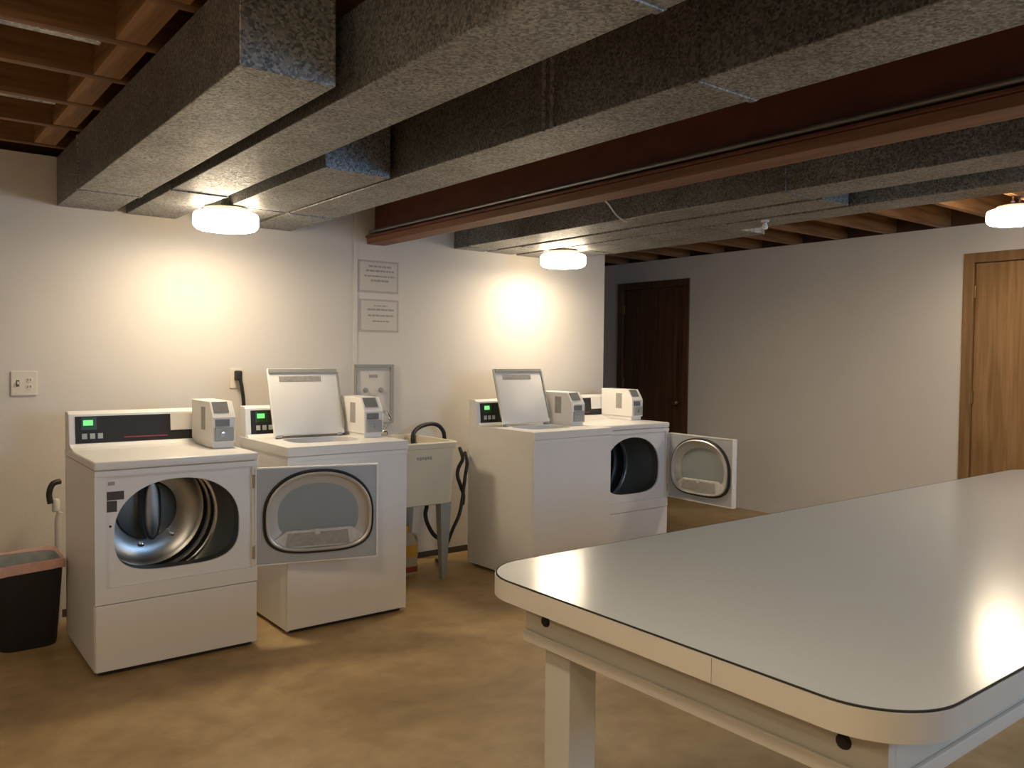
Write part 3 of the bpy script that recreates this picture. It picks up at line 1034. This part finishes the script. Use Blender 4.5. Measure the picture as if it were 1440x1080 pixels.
# detergent jug under the sink
jg = thing('detergent_jug', 'yellow and pale detergent jug on floor under the sink', 'jug', (2.60, 4.40, 0))
B().loft([[(x, y, z) for x, y in rrect(-.075 + g, .075 - g, -.05 + g, .05 - g, .03 - g * .3, 5)] for g, z in ((.006, 0), (0, .01), (0, .19), (.004, .205), (.03, .25), (.042, .262))]).build('jug_body', M['jugpale'], jg, smooth=True)
B().loft([[(x, y, z) for x, y in rrect(-.0765, .0765, -.0515, .0515, .03, 5)] for z in (.115, .19)], False, False).build('jug_label', M['yellow'], jg, smooth=True)
B().loft([[(x, y, z) for x, y in rrect(-.0765, .0765, -.0515, .0515, .03, 5)] for z in (.02, .055)], False, False).build('jug_label', M['jugred'], jg, smooth=True)
B().lathe([(.028, .262), (.028, .30), (.024, .306), (0, .306)], (0, 0, 0), n=20).build('jug_cap', M['yellow'], jg, smooth=True)
B().tube([(.03, 0, .25), (.075, 0, .235), (.085, 0, .19), (.074, 0, .14)], .010, n=8).build('jug_handle', M['jugpale'], jg, smooth=True)

# ------------------------------------------------------------------ waste bin
bn = thing('waste_bin', 'black plastic waste bin lined with a pink bag beside the dryer', 'bin', (.555, 4.385, 0))


def binloop(wx, wy, z, r=.06, wob=0.0):
    return [(x, y, z + wob * math.sin(7.0 * math.atan2(y, x) + 1.3) * .5 + wob * .5 * math.sin(3.0 * math.atan2(y, x))) for x, y in rrect(-wx, wx, -wy, wy, r, 8)]


B().loft([binloop(.115, .115, .0), binloop(.118, .118, .012), binloop(.142, .142, .378), binloop(.148, .148, .383), binloop(.148, .148, .393), binloop(.138, .138, .393), binloop(.112, .112, .012)], True, True).build('bin_body', M['black'], bn, smooth=True)
B().loft([binloop(.1505, .1505, .362, wob=.016), binloop(.1525, .1525, .382, wob=.006), binloop(.151, .151, .402, wob=.012), binloop(.145, .145, .406, wob=.012), binloop(.136, .136, .396)], False, False).build('bag_cuff', M['bagpink'], bn, smooth=True)
B().loft([binloop(.136, .136, .396), binloop(.128, .128, .33, wob=.01), binloop(.11, .11, .10)], False, True).build('bag_lining', M['baggrey'], bn, smooth=True)

# ------------------------------------------------------------------ wall fittings
sw = thing('switch_plate', 'ivory double plate with switch and outlet on the laundry wall', 'switch plate', (.597, YW, 1.136))
B().box(.540, .654, YW - .007, YW, 1.140, 1.262, .003).build('plate', M['plateiv'], sw, world=True)
B().box(.562, .576, YW - .0078, YW - .0068, 1.185, 1.217).build('switch_slot', M['slot'], sw, world=True)
B().box(.565, .573, YW - .018, YW - .0078, 1.196, 1.210, .002).build('toggle', M['plateiv'], sw, world=True)
for z in (1.218, 1.184):
    c = B().lathe([(0, -.0015), (.015, -.001), (.0165, .001)], (.618, YW - .0075, z), axis=1, n=20).build('socket', M['plateiv'], sw, smooth=True, world=True)
    for dx in (-.006, .006):
        B().box(.618 + dx - .0018, .618 + dx + .0018, YW - .0098, YW - .009, z - .005, z + .006).build('socket_slot', M['slot'], c).location = -Vector(sw.location)


def notice(x0, x1, z0, z1, label, lines):
    t = thing('wall_notice', label, 'notice', ((x0 + x1) / 2, YW, z0), group='paper notices on the laundry wall')
    B().box(x0, x1, YW - .003, YW, z0, z1).build('sleeve', M['paperedge'], t, world=True)
    B().box(x0 + .014, x1 - .014, YW - .0042, YW - .0031, z0 + .014, z1 - .012).build('sheet', M['paper'], t, world=True)
    rnd = random.Random(int(z0 * 1000))
    for zc, wd, h in lines:
        xm_ = (x0 + x1) / 2 + .01
        a = xm_ - wd / 2
        while a < xm_ + wd / 2:
            l = rnd.uniform(.012, .034)
            e = min(a + l, xm_ + wd / 2)
            B().box(a, e, YW - .0052, YW - .0043, zc - h / 2, zc + h / 2).build('print_stroke', M['ink'], t, world=True)
            a = e + rnd.uniform(.004, .007)


notice(2.423, 2.716, 1.756, 1.962, 'paper notice with four printed lines, directly under the steel beam', ((1.924, .16, .011), (1.896, .20, .012), (1.862, .22, .010), (1.834, .13, .013)))
notice(2.434, 2.718, 1.506, 1.716, 'paper notice with fainter print hanging below the other notice', ((1.674, .10, .008), (1.650, .19, .012), (1.612, .18, .011), (1.576, .12, .009)))

hb = thing('wall_panel', 'white wall panel with grey frame behind the sink faucet', 'panel', (2.535, YW, .9))
px0, px1, pz0, pz1 = 2.398, 2.672, .92, 1.300
b = B()
b.box(px0, px1, YW - .03, YW, pz1 - .018, pz1, .002).box(px1 - .022, px1, YW - .03, YW, pz0, pz1 - .018, .002).box(px0, px0 + .012, YW - .03, YW, pz0, pz1 - .018, .002)
b.box(px0 + .012, px1 - .022, YW - .03, YW, pz0, pz0 + .012, .002)
b.build('panel_frame', M['greyframe'], hb, world=True)
B().box(px0 + .012, px1 - .022, YW - .012, YW - .002, pz0 + .012, pz1 - .018).build('panel_face', M['wall'], hb, world=True)
B().box(2.50, 2.56, YW - .0145, YW - .0121, 1.215, 1.235, .001).build('smudge_plate', M['labelgrey'], hb, world=True)
for xx in (2.475, 2.585):
    B().lathe([(.012, -.03), (.012, -.012), (.018, -.0121), (.018, -.010)], (xx, YW, 1.135), axis=1, n=14).build('valve', M['greyframe'], hb, smooth=True, world=True)

pc = thing('power_outlet', 'wall outlet with black plug and cord above the washer', 'outlet', (1.655, YW, 1.20))
B().box(1.615, 1.685, YW - .006, YW, 1.16, 1.275, .003).build('outlet_plate', M['plateiv'], pc, world=True)
B().box(1.638, 1.675, YW - .05, YW - .0065, 1.205, 1.262, .008).build('plug', M['rubber'], pc, world=True)
B().tube([(1.662, YW - .045, 1.21), (1.672, YW - .05, 1.15), (1.682, YW - .045, 1.06), (1.68, YW - .06, .80), (1.66, YW - .12, .50)], .010, n=8).build('cord', M['rubber'], pc, smooth=True, world=True)

dh_ = thing('gas_valve', 'dark valve and pale pipe showing beside the back edge of the dryer', 'valve', (.70, 4.55, 0))
B().tube([(.725, 4.60, 0.0), (.725, 4.60, .52), (.735, 4.60, .56)], .016, n=10, smooth=0).build('riser_pipe', M['pvc'], dh_, smooth=True, world=True)
B().tube([(.735, 4.59, .715), (.70, 4.58, .705), (.685, 4.58, .66), (.69, 4.58, .61)], .014, n=10).build('flex_connector', M['rubber'], dh_, smooth=True, world=True)
B().lathe([(.0, -.004), (.014, -.0035), (.018, .0), (.018, .05), (.012, .06)], (.715, 4.585, .57), n=14).build('valve_body', M['pvc'], dh_, smooth=True, world=True)
